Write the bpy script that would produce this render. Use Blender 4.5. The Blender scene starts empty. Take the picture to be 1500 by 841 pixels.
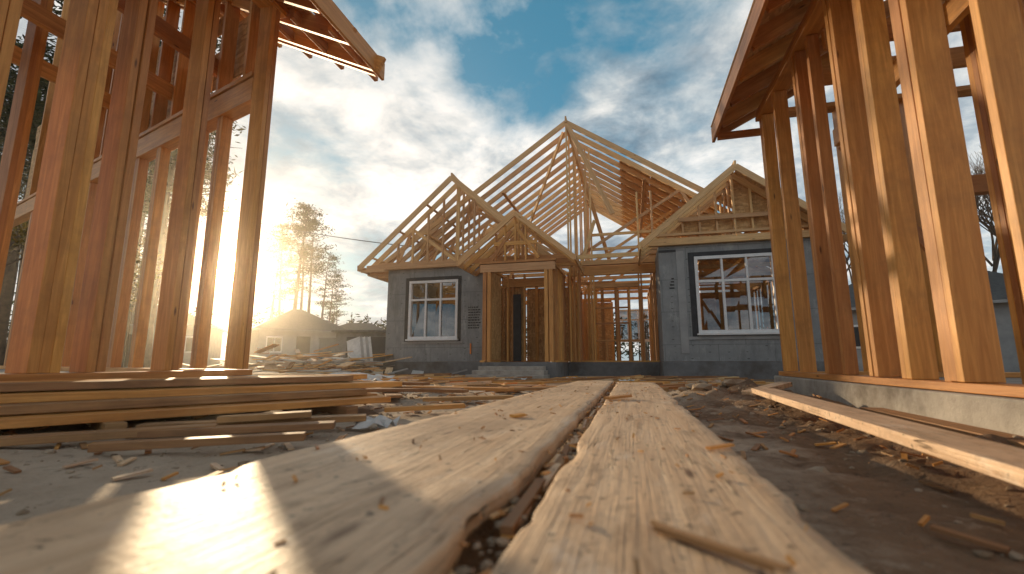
import bpy, math, random
from mathutils import Vector, noise, Matrix
R=random.Random(7)
scene=bpy.context.scene
scene.view_settings.view_transform='Standard'
scene.view_settings.look='None'
scene.view_settings.exposure=0
V=Vector
SUN=V((-.858,.7914,.1953)).normalized()

# ------------------------------------------------------------------ materials
def newmat(name):
    m=bpy.data.materials.new(name); m.use_nodes=True
    nt=m.node_tree; b=nt.nodes['Principled BSDF']
    return m,nt,b
def N(nt,t,**k):
    n=nt.nodes.new(t)
    for a,v in k.items(): setattr(n,a,v)
    return n
def L(nt,a,b): nt.links.new(a,b)
def ramp(nt,fac,stops):
    r=nt.nodes.new('ShaderNodeValToRGB'); e=r.color_ramp.elements
    while len(e)<len(stops): e.new(.5)
    for i,(p,c) in enumerate(stops):
        e[i].position=p; e[i].color=(c[0],c[1],c[2],1) if hasattr(c,'__len__') else (c,c,c,1)
    L(nt,fac,r.inputs[0]); return r.outputs[0]
def mix(nt,fac,a,b,mode='MIX'):
    m=nt.nodes.new('ShaderNodeMix'); m.data_type='RGBA'; m.blend_type=mode
    for s,x in ((m.inputs[0],fac),(m.inputs[6],a),(m.inputs[7],b)):
        if hasattr(x,'default_value') or hasattr(x,'links'): L(nt,x,s)
        elif hasattr(x,'__len__'): s.default_value=(x[0],x[1],x[2],1)
        else: s.default_value=x
    return m.outputs[2]
def math_(nt,op,a,b=None,clamp=False):
    m=nt.nodes.new('ShaderNodeMath'); m.operation=op; m.use_clamp=clamp
    for i,x in enumerate((a,b)):
        if x is None: continue
        if hasattr(x,'links'): L(nt,x,m.inputs[i])
        else: m.inputs[i].default_value=x
    return m.outputs[0]
def noise_(nt,vec,scale,detail=4,rough=.6,dist=0):
    n=N(nt,'ShaderNodeTexNoise'); n.inputs['Scale'].default_value=scale
    n.inputs['Detail'].default_value=detail; n.inputs['Roughness'].default_value=rough
    n.inputs['Distortion'].default_value=dist
    L(nt,vec,n.inputs['Vector']); return n.outputs[0]
def mapping(nt,vec,sc):
    m=N(nt,'ShaderNodeMapping'); m.inputs['Scale'].default_value=sc
    L(nt,vec,m.inputs['Vector']); return m.outputs[0]

def wood(name,light,dark,dirt=.35,dirtcol=(.07,.05,.035),bump=.25,rough=.62,vary=.45,worn=False):
    m,nt,b=newmat(name)
    tc=N(nt,'ShaderNodeTexCoord'); geo=N(nt,'ShaderNodeNewGeometry')
    uv=tc.outputs['UV']; ob=tc.outputs['Object']
    g1=noise_(nt,mapping(nt,uv,(1.1,16,1)),1.6,4,.62,.9)
    g2=noise_(nt,mapping(nt,uv,(2.5,150,1)),1.5,2,.6)
    c=ramp(nt,g1,[(.3,dark),(.52,[(a+c_)/2 for a,c_ in zip(light,dark)]),(.68,light)])
    c=mix(nt,math_(nt,'MULTIPLY',g2,.35),c,dark)
    v=N(nt,'ShaderNodeTexVoronoi'); v.inputs['Scale'].default_value=1
    L(nt,mapping(nt,uv,(1.7,7,1)),v.inputs['Vector'])
    k=ramp(nt,v.outputs['Distance'],[(.035,1),(.085,0)])
    c=mix(nt,k,c,(dark[0]*.35,dark[1]*.3,dark[2]*.28))
    rnd=geo.outputs['Random Per Island']
    val=math_(nt,'ADD',math_(nt,'MULTIPLY',rnd,vary),1-vary*.6)
    hsv=N(nt,'ShaderNodeHueSaturation'); L(nt,c,hsv.inputs['Color']); L(nt,val,hsv.inputs['Value'])
    L(nt,math_(nt,'ADD',math_(nt,'MULTIPLY',rnd,.018),.491),hsv.inputs['Hue'])
    c=hsv.outputs[0]
    d=ramp(nt,noise_(nt,ob,1.9,5,.68),[(.5,0),(.72,1)])
    c=mix(nt,math_(nt,'MULTIPLY',d,dirt),c,dirtcol)
    hgt=math_(nt,'ADD',g1,math_(nt,'MULTIPLY',g2,.5))
    if worn:
        cr=noise_(nt,mapping(nt,uv,(.9,26,1)),1.3,3,.5,.3)
        ck=ramp(nt,cr,[(.485,0),(.5,1),(.515,0)])
        br=ramp(nt,noise_(nt,uv,2.3,2,.5),[(.5,0),(.6,1)])
        ck=math_(nt,'MULTIPLY',ck,br)
        c=mix(nt,math_(nt,'MULTIPLY',ck,.8),c,(.09,.055,.035))
        sm=noise_(nt,mapping(nt,ob,(1.6,.7,1)),5,6,.75)
        c=mix(nt,ramp(nt,sm,[(.56,0),(.68,.6)]),c,(.78,.66,.53))
        sp=noise_(nt,ob,38,3,.6)
        c=mix(nt,ramp(nt,sp,[(.64,0),(.70,.85)]),c,(.10,.065,.04))
        sc=noise_(nt,mapping(nt,ob,(3,.9,1)),3.3,7,.8,.6)
        c=mix(nt,ramp(nt,sc,[(.52,0),(.65,.65)]),c,(.27,.165,.09))
        hgt=math_(nt,'ADD',hgt,math_(nt,'MULTIPLY',ck,-1.6))
        hgt=math_(nt,'ADD',hgt,math_(nt,'MULTIPLY',noise_(nt,ob,60,4,.7),.5))
    L(nt,c,b.inputs['Base Color'])
    b.inputs['Roughness'].default_value=rough
    if bump>0:
        bp=N(nt,'ShaderNodeBump'); bp.inputs['Strength'].default_value=bump; bp.inputs['Distance'].default_value=.006
        L(nt,hgt,bp.inputs['Height']); L(nt,bp.outputs[0],b.inputs['Normal'])
    return m
M_orange=wood('framing_timber',(.80,.385,.105),(.50,.195,.04),.35,(.12,.05,.018),rough=.5,vary=.45)
M_pale=wood('truss_timber',(.84,.54,.27),(.60,.34,.14),.2,(.2,.13,.08),bump=0,vary=.35)
M_mid=wood('stud_timber',(.74,.38,.125),(.48,.21,.055),.25,(.12,.06,.03),bump=0)
M_plank=wood('weathered_plank',(.84,.62,.41),(.59,.38,.22),.45,(.26,.165,.095),.75,.55,.2,worn=True)
M_scrap=wood('scrap_timber',(.50,.27,.11),(.28,.135,.05),.5,(.07,.05,.03),bump=0)

def osb():
    m,nt,b=newmat('osb_board')
    tc=N(nt,'ShaderNodeTexCoord'); uv=tc.outputs['UV']
    v=N(nt,'ShaderNodeTexVoronoi'); v.inputs['Scale'].default_value=9
    L(nt,mapping(nt,uv,(1,2.6,1)),v.inputs['Vector'])
    s=N(nt,'ShaderNodeSeparateColor'); L(nt,v.outputs['Color'],s.inputs[0])
    c=ramp(nt,s.outputs[0],[(0,(.42,.22,.08)),(.5,(.62,.36,.14)),(1,(.74,.48,.22))])
    v2=N(nt,'ShaderNodeTexVoronoi'); v2.inputs['Scale'].default_value=14
    L(nt,mapping(nt,uv,(2.4,1,1)),v2.inputs['Vector'])
    s2=N(nt,'ShaderNodeSeparateColor'); L(nt,v2.outputs['Color'],s2.inputs[0])
    c=mix(nt,math_(nt,'MULTIPLY',s2.outputs[1],.45),c,(.36,.18,.06))
    L(nt,c,b.inputs['Base Color']); b.inputs['Roughness'].default_value=.7
    return m
M_osb=osb()

def simple(name,c1,c2,scale=3,rough=.8,bump=.2,c3=None,bd=.01):
    m,nt,b=newmat(name); tc=N(nt,'ShaderNodeTexCoord'); o=tc.outputs['Object']
    n=noise_(nt,o,scale,5,.65); c=ramp(nt,n,[(.33,c1),(.68,c2)])
    if c3:
        n2=noise_(nt,o,scale*.35,5,.7); c=mix(nt,ramp(nt,n2,[(.5,0),(.66,1)]),c,c3)
    L(nt,c,b.inputs['Base Color']); b.inputs['Roughness'].default_value=rough
    if bump>=.3:
        n3=noise_(nt,o,scale*9,4,.7)
        bp=N(nt,'ShaderNodeBump'); bp.inputs['Strength'].default_value=bump; bp.inputs['Distance'].default_value=bd
        L(nt,math_(nt,'ADD',n,n3),bp.inputs['Height']); L(nt,bp.outputs[0],b.inputs['Normal'])
    return m
M_conc=simple('concrete',(.28,.25,.215),(.46,.42,.37),4,.85,.5,(.20,.17,.14))
M_found=simple('foundation_concrete',(.13,.132,.135),(.21,.212,.215),3,.85,.4,(.11,.10,.09))
M_white=simple('white_paint',(.70,.70,.70),(.82,.82,.82),6,.4,.05)
M_black=simple('black_membrane',(.02,.02,.022),(.04,.04,.045),6,.6,.2)
M_roof=simple('shingle_roof',(.06,.06,.06),(.12,.115,.11),8,.8,.4)
M_neigh=simple('neighbour_render',(.26,.265,.265),(.38,.38,.38),2,.8,.2)
M_rock=simple('rubble_stone',(.22,.155,.095),(.42,.33,.24),9,.9,.2)
M_paper=simple('torn_wrap',(.50,.50,.49),(.72,.72,.70),9,.6,.2)
M_orangebit=simple('orange_plastic',(.65,.16,.02),(.8,.25,.04),9,.5,.2)
M_bark=simple('bark',(.05,.032,.022),(.14,.085,.05),6,.9,.2)
M_grey=simple('container_paint',(.10,.115,.12),(.16,.175,.18),3,.5,.1)
M_cable=simple('cable_rubber',(.015,.015,.015),(.03,.03,.03),3,.5,.1)

def foliage(name,a,b_):
    m,nt,b=newmat(name); geo=N(nt,'ShaderNodeNewGeometry')
    c=ramp(nt,geo.outputs['Random Per Island'],[(0,a),(1,b_)])
    d=N(nt,'ShaderNodeBsdfDiffuse'); L(nt,c,d.inputs[0])
    L(nt,d.outputs[0],nt.nodes['Material Output'].inputs[0]); return m
M_needle=foliage('pine_needles',(.03,.045,.02),(.10,.10,.035))
M_leaf=foliage('autumn_leaves',(.10,.09,.02),(.30,.18,.03))

def wallmat():
    m,nt,b=newmat('grey_sheathing'); tc=N(nt,'ShaderNodeTexCoord'); o=tc.outputs['Object']
    n=noise_(nt,o,1.6,6,.7); c=ramp(nt,n,[(.3,(.20,.21,.215)),(.7,(.31,.318,.32))])
    n2=noise_(nt,mapping(nt,o,(1,1,.35)),3.1,7,.8)
    c=mix(nt,ramp(nt,n2,[(.54,0),(.68,.6)]),c,(.50,.50,.49))
    n4=noise_(nt,mapping(nt,o,(2,2,.5)),1.3,7,.75)
    c=mix(nt,ramp(nt,n4,[(.52,0),(.70,.7)]),c,(.11,.115,.115))
    br=N(nt,'ShaderNodeTexBrick'); br.offset=0.5
    br.inputs['Scale'].default_value=1; br.inputs['Brick Width'].default_value=1.22; br.inputs['Row Height'].default_value=.81
    br.inputs['Mortar Size'].default_value=.006; br.inputs['Color1'].default_value=(1,1,1,1); br.inputs['Color2'].default_value=(1,1,1,1); br.inputs['Mortar'].default_value=(0,0,0,1)
    s=N(nt,'ShaderNodeSeparateXYZ'); L(nt,o,s.inputs[0]); cb=N(nt,'ShaderNodeCombineXYZ')
    L(nt,math_(nt,'ADD',s.outputs[0],math_(nt,'MULTIPLY',s.outputs[1],.7)),cb.inputs[0]); L(nt,s.outputs[2],cb.inputs[1])
    L(nt,cb.outputs[0],br.inputs['Vector'])
    c=mix(nt,math_(nt,'MULTIPLY',br.outputs['Fac'],.6),c,(.07,.08,.085))
    vv=N(nt,'ShaderNodeTexVoronoi'); vv.inputs['Scale'].default_value=1; vv.inputs['Randomness'].default_value=.12
    m3=mapping(nt,cb.outputs[0],(2.46,6.5,1)); L(nt,m3,vv.inputs['Vector'])
    c=mix(nt,ramp(nt,vv.outputs['Distance'],[(.06,.8),(.09,0)]),c,(.07,.07,.07))
    L(nt,c,b.inputs['Base Color']); b.inputs['Roughness'].default_value=.8
    return m
M_wall=wallmat()
def glassmat():
    m,nt,b=newmat('window_glass')
    t=N(nt,'ShaderNodeBsdfTransparent'); t.inputs[0].default_value=(.24,.25,.26,1)
    g=N(nt,'ShaderNodeBsdfGlossy'); g.inputs['Roughness'].default_value=.015; g.inputs[0].default_value=(.8,.85,.9,1)
    f=N(nt,'ShaderNodeFresnel'); f.inputs[0].default_value=1.6
    ms=N(nt,'ShaderNodeMixShader')
    L(nt,math_(nt,'ADD',f.outputs[0],.12,True),ms.inputs[0]); L(nt,t.outputs[0],ms.inputs[1]); L(nt,g.outputs[0],ms.inputs[2])
    L(nt,ms.outputs[0],nt.nodes['Material Output'].inputs[0]); return m
M_glass=glassmat()

def groundmat():
    m,nt,b=newmat('dirt_ground'); tc=N(nt,'ShaderNodeTexCoord'); o=tc.outputs['Object']
    s=N(nt,'ShaderNodeSeparateXYZ'); L(nt,o,s.inputs[0])
    n=noise_(nt,o,.9,6,.7); nf=noise_(nt,o,14,6,.75); nm=noise_(nt,o,3.3,6,.7)
    sand=ramp(nt,nm,[(.3,(.44,.335,.24)),(.7,(.66,.535,.40))])
    dirt=ramp(nt,nm,[(.3,(.14,.08,.04)),(.7,(.32,.195,.11))])
    f=math_(nt,'ADD',math_(nt,'MULTIPLY',s.outputs[0],1.2),math_(nt,'MULTIPLY',math_(nt,'SUBTRACT',n,.5),3.5))
    f=ramp(nt,f,[(.15,0),(.75,1)])
    c=mix(nt,f,sand,dirt)
    c=mix(nt,ramp(nt,n,[(.54,0),(.68,.55)]),c,(.26,.17,.10))
    c=mix(nt,ramp(nt,nf,[(.56,0),(.70,.5)]),c,(.62,.50,.37))
    c=mix(nt,ramp(nt,nf,[(.30,.8),(.43,0)]),c,(.09,.055,.03))
    L(nt,c,b.inputs['Base Color']); b.inputs['Roughness'].default_value=.92
    h=math_(nt,'ADD',math_(nt,'MULTIPLY',nf,1.3),nm)
    bp=N(nt,'ShaderNodeBump'); bp.inputs['Strength'].default_value=.9; bp.inputs['Distance'].default_value=.04
    L(nt,h,bp.inputs['Height']); L(nt,bp.outputs[0],b.inputs['Normal'])
    return m
M_ground=groundmat()

# ------------------------------------------------------------------ mesh builder
class MB:
    def __init__(s): s.v=[];s.f=[];s.uv=[];s.mi=[];s.mats=[]
    def mat(s,m):
        if m not in s.mats: s.mats.append(m)
        return s.mats.index(m)
    def beam(s,a,b,w,h,m,up=(0,0,1),jit=.0015):
        a=V(a);b=V(b);d=(b-a); Ln=d.length; d.normalize(); up=V(up)
        if abs(d.dot(up))>.98: up=V((0,1,0))
        sd=d.cross(up).normalized(); u=sd.cross(d)
        w+=R.uniform(-jit,jit); h+=R.uniform(-jit,jit)
        o=sd*R.uniform(-jit,jit)+u*R.uniform(-jit,jit)+d*R.uniform(-jit,jit)
        i0=len(s.v)
        for p in (a,b):
            for x,y in ((-1,-1),(1,-1),(1,1),(-1,1)):
                s.v.append(tuple(p+o+sd*(x*w/2)+u*(y*h/2)))
        u0=R.uniform(0,60);v0=R.uniform(0,60);mi=s.mat(m);c=v0
        for k,(q,wd) in enumerate((((0,4,5,1),w),((1,5,6,2),h),((2,6,7,3),w),((3,7,4,0),h))):
            s.f.append([i0+j for j in q]); s.uv+=[(u0,c),(u0+Ln,c),(u0+Ln,c+wd),(u0,c+wd)]; c+=wd; s.mi.append(mi)
        for q in ((0,1,2,3),(7,6,5,4)):
            s.f.append([i0+j for j in q]); s.uv+=[(u0,v0),(u0+w,v0),(u0+w,v0+h),(u0,v0+h)]; s.mi.append(mi)
    def box(s,x0,x1,y0,y1,z0,z1,m,jit=0):
        dx,dy,dz=x1-x0,y1-y0,z1-z0; cx,cy,cz=(x0+x1)/2,(y0+y1)/2,(z0+z1)/2
        if dz>=dx and dz>=dy: s.beam((cx,cy,z0),(cx,cy,z1),dx,dy,m,jit=jit)
        elif dx>=dy: s.beam((x0,cy,cz),(x1,cy,cz),dy,dz,m,jit=jit)
        else: s.beam((cx,y0,cz),(cx,y1,cz),dx,dz,m,jit=jit)
    def poly(s,pts,m,z0=None,z1=None):
        mi=s.mat(m); i0=len(s.v); n=len(pts)
        for z in (z0,z1):
            for p in pts: s.v.append((p[0],p[1],z))
        fs=[list(range(n))[::-1],list(range(n,2*n))]+[[j,(j+1)%n,n+(j+1)%n,n+j] for j in range(n)]
        for f in fs:
            s.f.append([i0+j for j in f]); s.mi.append(mi)
            for j in f: s.uv.append((s.v[i0+j][0],s.v[i0+j][1]+s.v[i0+j][2]))
    def face(s,pts,m):
        mi=s.mat(m); i0=len(s.v); s.v+= [tuple(p) for p in pts]; s.f.append(list(range(i0,i0+len(pts)))); s.mi.append(mi)
        u0=R.uniform(0,9)
        s.uv+=[(p[0]+u0,p[1]+p[2]) for p in pts]
    def make(s,name,parent=None,bevel=0,smooth=False):
        me=bpy.data.meshes.new(name); me.from_pydata(s.v,[],s.f)
        uvl=me.uv_layers.new(name='UVMap')
        uvl.data.foreach_set('uv',[c for p in s.uv for c in p])
        for m in s.mats: me.materials.append(m)
        me.polygons.foreach_set('material_index',s.mi)
        if smooth: me.polygons.foreach_set('use_smooth',[True]*len(s.f))
        me.update()
        o=bpy.data.objects.new(name,me); scene.collection.objects.link(o)
        if parent: o.parent=parent
        if bevel:
            bv=o.modifiers.new('bevel','BEVEL'); bv.width=bevel; bv.segments=2; bv.limit_method='ANGLE'
        return o
def empty(name):
    e=bpy.data.objects.new(name,None); scene.collection.objects.link(e); e.empty_display_size=.3; return e

def rock(mb,c,r,m,flat=.6):
    t=(1+5**.5)/2
    ico=[(-1,t,0),(1,t,0),(-1,-t,0),(1,-t,0),(0,-1,t),(0,1,t),(0,-1,-t),(0,1,-t),(t,0,-1),(t,0,1),(-t,0,-1),(-t,0,1)]
    fs=[(0,11,5),(0,5,1),(0,1,7),(0,7,10),(0,10,11),(1,5,9),(5,11,4),(11,10,2),(10,7,6),(7,1,8),(3,9,4),(3,4,2),(3,2,6),(3,6,8),(3,8,9),(4,9,5),(2,4,11),(6,2,10),(8,6,7),(9,8,1)]
    i0=len(mb.v); mi=mb.mat(m); ang=R.uniform(0,6.28); ca,sa=math.cos(ang),math.sin(ang); ex=R.uniform(.6,1.4)
    for p in ico:
        q=V(p).normalized()*r*R.uniform(.7,1.15); x,y,z=q.x*ex,q.y,q.z*flat
        mb.v.append((c[0]+x*ca-y*sa,c[1]+x*sa+y*ca,c[2]+z))
    for f in fs:
        mb.f.append([i0+j for j in f]); mb.mi.append(mi); mb.uv+=[(0,0),(.1,0),(0,.1)]

# ------------------------------------------------------------------ ground
def gauss(x,s): return math.exp(-min(60,(x/s)**2))
def sig(t): return 1/(1+math.exp(max(-50,min(50,-t))))
def gz(x,y):
    if abs(x)>60 or abs(y)>60: return 0.0
    n=noise.fractal(V((x*.5,y*.5,3)),1,2,4)
    n2=noise.fractal(V((x*3,y*3,8)),1,2,3)
    n3=noise.fractal(V((x*9,y*9,5)),1,2,2)
    near=sig((7.5-y)*1.2); right=sig((x-.3)*8)
    h=.050*near*(1-.5*gauss(x-1.6,.4))+ n*.03*near+ (n2*.014+n3*.009*(1+1.5*right))*(near*.8+.2)
    if y<7.5:
        m=gauss(x-1.3,.30)*sig((6.4-y)*4)
        h+=m*(.035+.06*n2+.03*n)
        m2=gauss(x-.85,.4)*gauss(y-4.9,.8); h+=m2*(.10+.08*n2)
    if -1.1<x<.45 and y<5.3: h=min(h,.10)
    return h
def axis(lo,hi,st):
    a=[];x=lo
    while x<=hi: a.append(x); x+=st
    s=st; 
    while a[-1]<3000: s*=1.35; a.append(a[-1]+s)
    s=st
    while a[0]>-3000: s*=1.35; a.insert(0,a[0]-s)
    return a
xs=axis(-6,2.2,.045); ys=axis(-.5,8,.045)
gv=[(x,y,gz(x,y)) for y in ys for x in xs]; nx=len(xs)
gf=[(j*nx+i,j*nx+i+1,(j+1)*nx+i+1,(j+1)*nx+i) for j in range(len(ys)-1) for i in range(nx-1)]
me=bpy.data.meshes.new('ground'); me.from_pydata(gv,[],gf); me.materials.append(M_ground)
me.polygons.foreach_set('use_smooth',[True]*len(gf))
g=bpy.data.objects.new('ground',me); scene.collection.objects.link(g)

# ------------------------------------------------------------------ planks in front
def plank(name,xl0,xr0,xl1,xr1,y0,y1,top,th,seed=0,tilt=0):
    nseg=340; r=.006; k=12
    v=[];uv=[];f=[]
    w=(xr0-xl0)
    prof=[]
    for i in range(k+1): prof.append((-w/2+r+(w-2*r)*i/k,0))
    prof+=[(w/2-r*.3,-r*.3),(w/2,-r),(w/2,-th/2),(w/2,-th+r),(w/2-r,-th),(-w/2+r,-th),(-w/2,-th+r),(-w/2,-th/2),(-w/2,-r),(-w/2+r*.3,-r*.3)]
    n=len(prof)
    for j in range(nseg+1):
        t=j/nseg; yy=y0+(y1-y0)*t; xl=xl0+(xl1-xl0)*t; xr=xr0+(xr1-xr0)*t; cx=(xl+xr)/2; sc=(xr-xl)/w
        for i,(px,pz) in enumerate(prof):
            e=max(0,(abs(px)/(w/2)-.9)*10)
            dn=noise.fractal(V((yy*7+seed,px*2,seed*3.1)),1,2,4)
            ch=noise.noise(V((yy*2.3+seed*5,7,math.copysign(3,px))))
            ch2=max(0,noise.noise(V((yy*9+seed,2,math.copysign(5,px))))-.3)
            dx=-math.copysign(1,px)*e*(.007*dn+ max(0,ch-.2)*.045+ch2*.02)
            dz=.0025*noise.noise(V((yy*1.5,px*6,seed)))+.0015*dn - e*(max(0,ch-.2)*.025+ch2*.012)*(1 if pz>-th/2 else -1)
            v.append((cx+px*sc+dx,yy,top+pz+dz+px*tilt))
    per=[0]
    for i in range(n):
        a=prof[i];b=prof[(i+1)%n]; per.append(per[-1]+math.hypot(a[0]-b[0],a[1]-b[1]))
    for j in range(nseg):
        for i in range(n):
            i2=(i+1)%n
            f.append((j*n+i,(j+1)*n+i,(j+1)*n+i2,j*n+i2))
            ya=y0+(y1-y0)*j/nseg; yb=y0+(y1-y0)*(j+1)/nseg
            uv+=[(ya+seed,per[i]+seed),(yb+seed,per[i]+seed),(yb+seed,per[i+1]+seed),(ya+seed,per[i+1]+seed)]
    f.append(list(range(n))); uv+=[(0,p[0]) for p in prof]
    f.append([nseg*n+i for i in range(n)][::-1]); uv+=[(0,p[0]) for p in prof]
    me=bpy.data.meshes.new(name); me.from_pydata(v,[],f)
    ul=me.uv_layers.new(name='UVMap'); ul.data.foreach_set('uv',[c for p in uv for c in p])
    me.materials.append(M_plank); me.polygons.foreach_set('use_smooth',[True]*len(f))
    ob=bpy.data.objects.new(name,me); scene.collection.objects.link(ob)
    return ob
plank('wooden_plank',-.138,.222,-.142,.222,-.9,4.75,.2,.045,3)
plank('wooden_plank',-.83,-.208,-.55,-.182,-.9,4.95,.203,.045,17,.006)
mb=MB()
for y in (-.4,1.1,2.6,4.1): mb.beam((-.60,y,.115),(.18,y+.05,.115),.09,.075,M_scrap)
mb.make('timber_sleepers',bevel=.004)

mb=MB()
for i in range(260):
    y=R.uniform(.35,4.7); x=R.choice([R.uniform(-.7,.2),R.uniform(-.7,.2),R.uniform(-.2,-.14)])
    l=R.uniform(.004,.02)*(1.6 if x>-.2 and x<-.12 else 1); a=R.uniform(0,3.14)
    z=.2+.006 if not(-.21<x<-.13) else R.uniform(.165,.195)
    mb.beam((x,y,z),(x+l*math.cos(a),y+l*math.sin(a),z+R.uniform(-.002,.006)),l*.3,.003,R.choice([M_mid,M_orange,M_scrap]))
for i in range(34):
    y=R.uniform(.6,3.6)
    mb.beam((-.172,y,.155+R.uniform(0,.02)),(-.168+R.uniform(-.012,.012),y+R.uniform(.08,.3),.165+R.uniform(0,.02)),R.uniform(.006,.022),R.uniform(.005,.015),R.choice([M_scrap,M_plank,M_scrap]))
mb.beam((.02,.60,.206),(.13,.50,.210),.012,.006,M_scrap); mb.beam((.015,.62,.206),(.10,.53,.207),.006,.005,M_scrap); mb.beam((.05,.585,.207),(.15,.475,.209),.008,.006,M_plank)
mb.beam((-.13,2.5,.212),(-.02,2.62,.218),.05,.012,M_mid); mb.beam((.16,1.15,.208),(.22,1.2,.21),.014,.005,M_orange)
mb.beam((-.42,1.62,.21),(-.39,1.66,.212),.03,.008,M_orange)
mb.make('wood_splinters')
mb=MB()
for i in range(900):
    y=R.uniform(.3,4.6); x=-.17+R.uniform(-.03,.03); rock(mb,(x,y,R.uniform(.13,.175)),R.uniform(.003,.012),M_rock)
mb.make('mortar_crumbs')

# ------------------------------------------------------------------ post helper
def post(mb,x,y,z0,z1,m,plies=2,w=.17,t=.055,along='y'):
    for k in range(plies):
        o=(k-(plies-1)/2)*(t+.003)
        dz=R.uniform(-.004,.004)
        if along=='y': mb.beam((x+R.uniform(-.008,.008),y+o,z0),(x+R.uniform(-.008,.008),y+o+R.uniform(-.003,.003),z1+dz),w,t,m,up=(0,1,0),jit=.003)
        else: mb.beam((x+o,y,z0),(x+o,y,z1+dz),t,w,m,up=(0,1,0),jit=.002)

# ------------------------------------------------------------------ left framed building
W=M_orange
LB=empty('timber_frame_building')
mb=MB()
dA=V((-.9607,.2783,0)); C=V((-3.64,3.62,0)); e2=C+dA*9
mb.poly([(-3.50,-3),(-3.50,3.74),(e2.x,e2.y+.15),(e2.x,-3)],M_conc,0,.27)
mb.make('slab',LB,bevel=.01)
mb=MB()
mb.beam((-3.62,-3,.30),(-3.62,3.68,.30),.19,.055,W)
mb.beam(C+V((-.1,.0,.3)),C+dA*9+V((0,0,.3)),.19,.053,W)
nA=V((.2783,.9607,0))
roofz=lambda x:3.98+.5*(-2.80-x)
for y,pl,w in ((3.60,2,.16),(2.90,2,.15),(2.36,2,.16),(2.06,3,.19),(1.60,2,.19),(1.15,3,.2),(.6,2,.2),(-.1,2,.2),(-.9,2,.2),(-1.9,2,.2)):
    post(mb,-3.64,y,.33,roofz(-3.64)-.2,W,pl,w,.058)
zt=roofz(-3.64)-.17
mb.beam((-3.64,-3,zt+.03),(-3.64,3.75,zt+.03),.19,.06,W); mb.beam((-3.64,-3,zt-.035),(-3.64,3.73,zt-.035),.19,.058,W)
for l,pl in ((.74,2),(1.25,2),(2.2,2),(2.85,3),(3.7,2),(4.5,2),(5.4,2),(6.3,2),(7.2,2)):
    p=C+dA*l
    for k in range(pl):
        q=p+dA*((k-(pl-1)/2)*.057)
        mb.beam((q.x,q.y,.33),(q.x,q.y,3.12),.11,.055,W,up=tuple(dA),jit=.002)
mb.beam(C+dA*.1+V((0,0,3.25)),C+dA*9+V((0,0,3.25)),.16,.26,W)
mb.beam(C+dA*.1+V((0,0,3.42)),C+dA*9+V((0,0,3.42)),.19,.05,W)
for i in range(14):
    p=C+dA*(.3+i*.55); mb.beam((p.x,p.y,3.45),(p.x,p.y,roofz(p.x)-.1),.15,.05,W,up=tuple(dA))
for x,y in ((-5.9,2.9),(-6.3,2.0),(-5.4,1.1),(-5.0,1.9)): post(mb,x,y,.3,roofz(x)-.2,W,2,.15,.055)
for y in (2.3,1.2,.2): mb.beam((-3.6,y,4.08),(-9,y,4.08),.05,.2,W)
for x in (-4.6,-5.6,-6.6): mb.beam((x,-2,3.82),(x,4.6,3.82),.05,.2,W)
mb.make('posts_and_beams',LB,bevel=.004)
mb=MB()
y=-2.6; yy=[]
while y<4.4: yy.append(y); y+=.46
for y in yy+[4.42]:
    e=-2.80+ (R.uniform(-.02,.12) if y<4.4 else 0)
    mb.beam((e,y,roofz(e)-.1),(-9.6,y,roofz(-9.6)-.1),.048,.19,W)
mb.beam((-2.765,-2.7,3.86),(-2.765,4.47,3.86),.035,.22,W)
for i in range(10):
    x=-2.95-i*.5; mb.beam((x,3.7,roofz(x)-.13),(x,4.62,roofz(x)-.13),.05,.12,W)
mb.make('rafters',LB,bevel=.003)
mb=MB()
nrm=V((.5,0,1)).normalized()
for ci in range(13):
    x=-2.72-ci*.54; y=-2.7
    while y<4.45:
        ln=R.choice([.6,.9,1.2,1.5]); y2=min(y+ln,4.5)
        gap=R.random()< (.03 if ci<2 else .13)
        if not gap and y2-y>.05:
            w_=.60 if R.random()<.75 else .50
            a=V((x-.3,y+.004,roofz(x-.3)+.012)); b=V((x-.3,y2-.004,roofz(x-.3)+.012))
            mb.beam(a,b,w_*1.0,.014,M_osb,up=nrm)
        y=y2
mb.make('roof_sheathing',LB)
mb=MB()
for r in range(8):
    z=3.60+r*.255; l=.2
    while l<8.5:
        ln=R.uniform(.8,2); 
        if R.random()>.16:
            p=C+dA*l+nA*.11; q=C+dA*min(l+ln-.03,8.6)+nA*.11
            if z<roofz(p.x)-.1: mb.beam((p.x,p.y,z),(q.x,q.y,z),.016,.25,M_osb)
        l+=ln
mb.make('end_wall_sheathing',LB)

# ------------------------------------------------------------------ right framed building
RB=empty('timber_frame_building')
mb=MB(); mb.box(1.60,9,-3,6.0,-.05,.24,M_conc); mb.make('slab',RB,bevel=.012)
mb=MB()
mb.beam((1.73,-3,.268),(1.73,5.93,.268),.19,.05,W)
mb.beam((1.84,5.84,.268),(9,5.84,.268),.18,.052,W)
rz=lambda x:3.42+.5*(x-1.2)
for y,pl,w in ((5.80,2,.13),(5.28,1,.14),(4.62,2,.15),(4.36,1,.10),(3.80,2,.16),(3.42,2,.14),(2.95,3,.17),(2.42,1,.15),(1.85,1,.14),(1.2,2,.2),(.5,2,.2),(-.5,2,.2)):
    post(mb,1.73,y,.295,3.38,W,pl,w,.056)
mb.beam((1.73,-3,3.41),(1.73,5.93,3.41),.18,.055,W); mb.beam((1.73,-3,3.47),(1.73,5.9,3.47),.175,.052,W)
for x,pl in ((2.5,1),(3.2,2),(4.0,1),(4.8,2),(5.6,1),(6.6,2),(7.7,2)): post(mb,x,5.84,.295,3.38,W,pl,.13,.05,'x')
mb.beam((1.85,5.84,3.41),(9,5.84,3.41),.17,.057,W)
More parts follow.
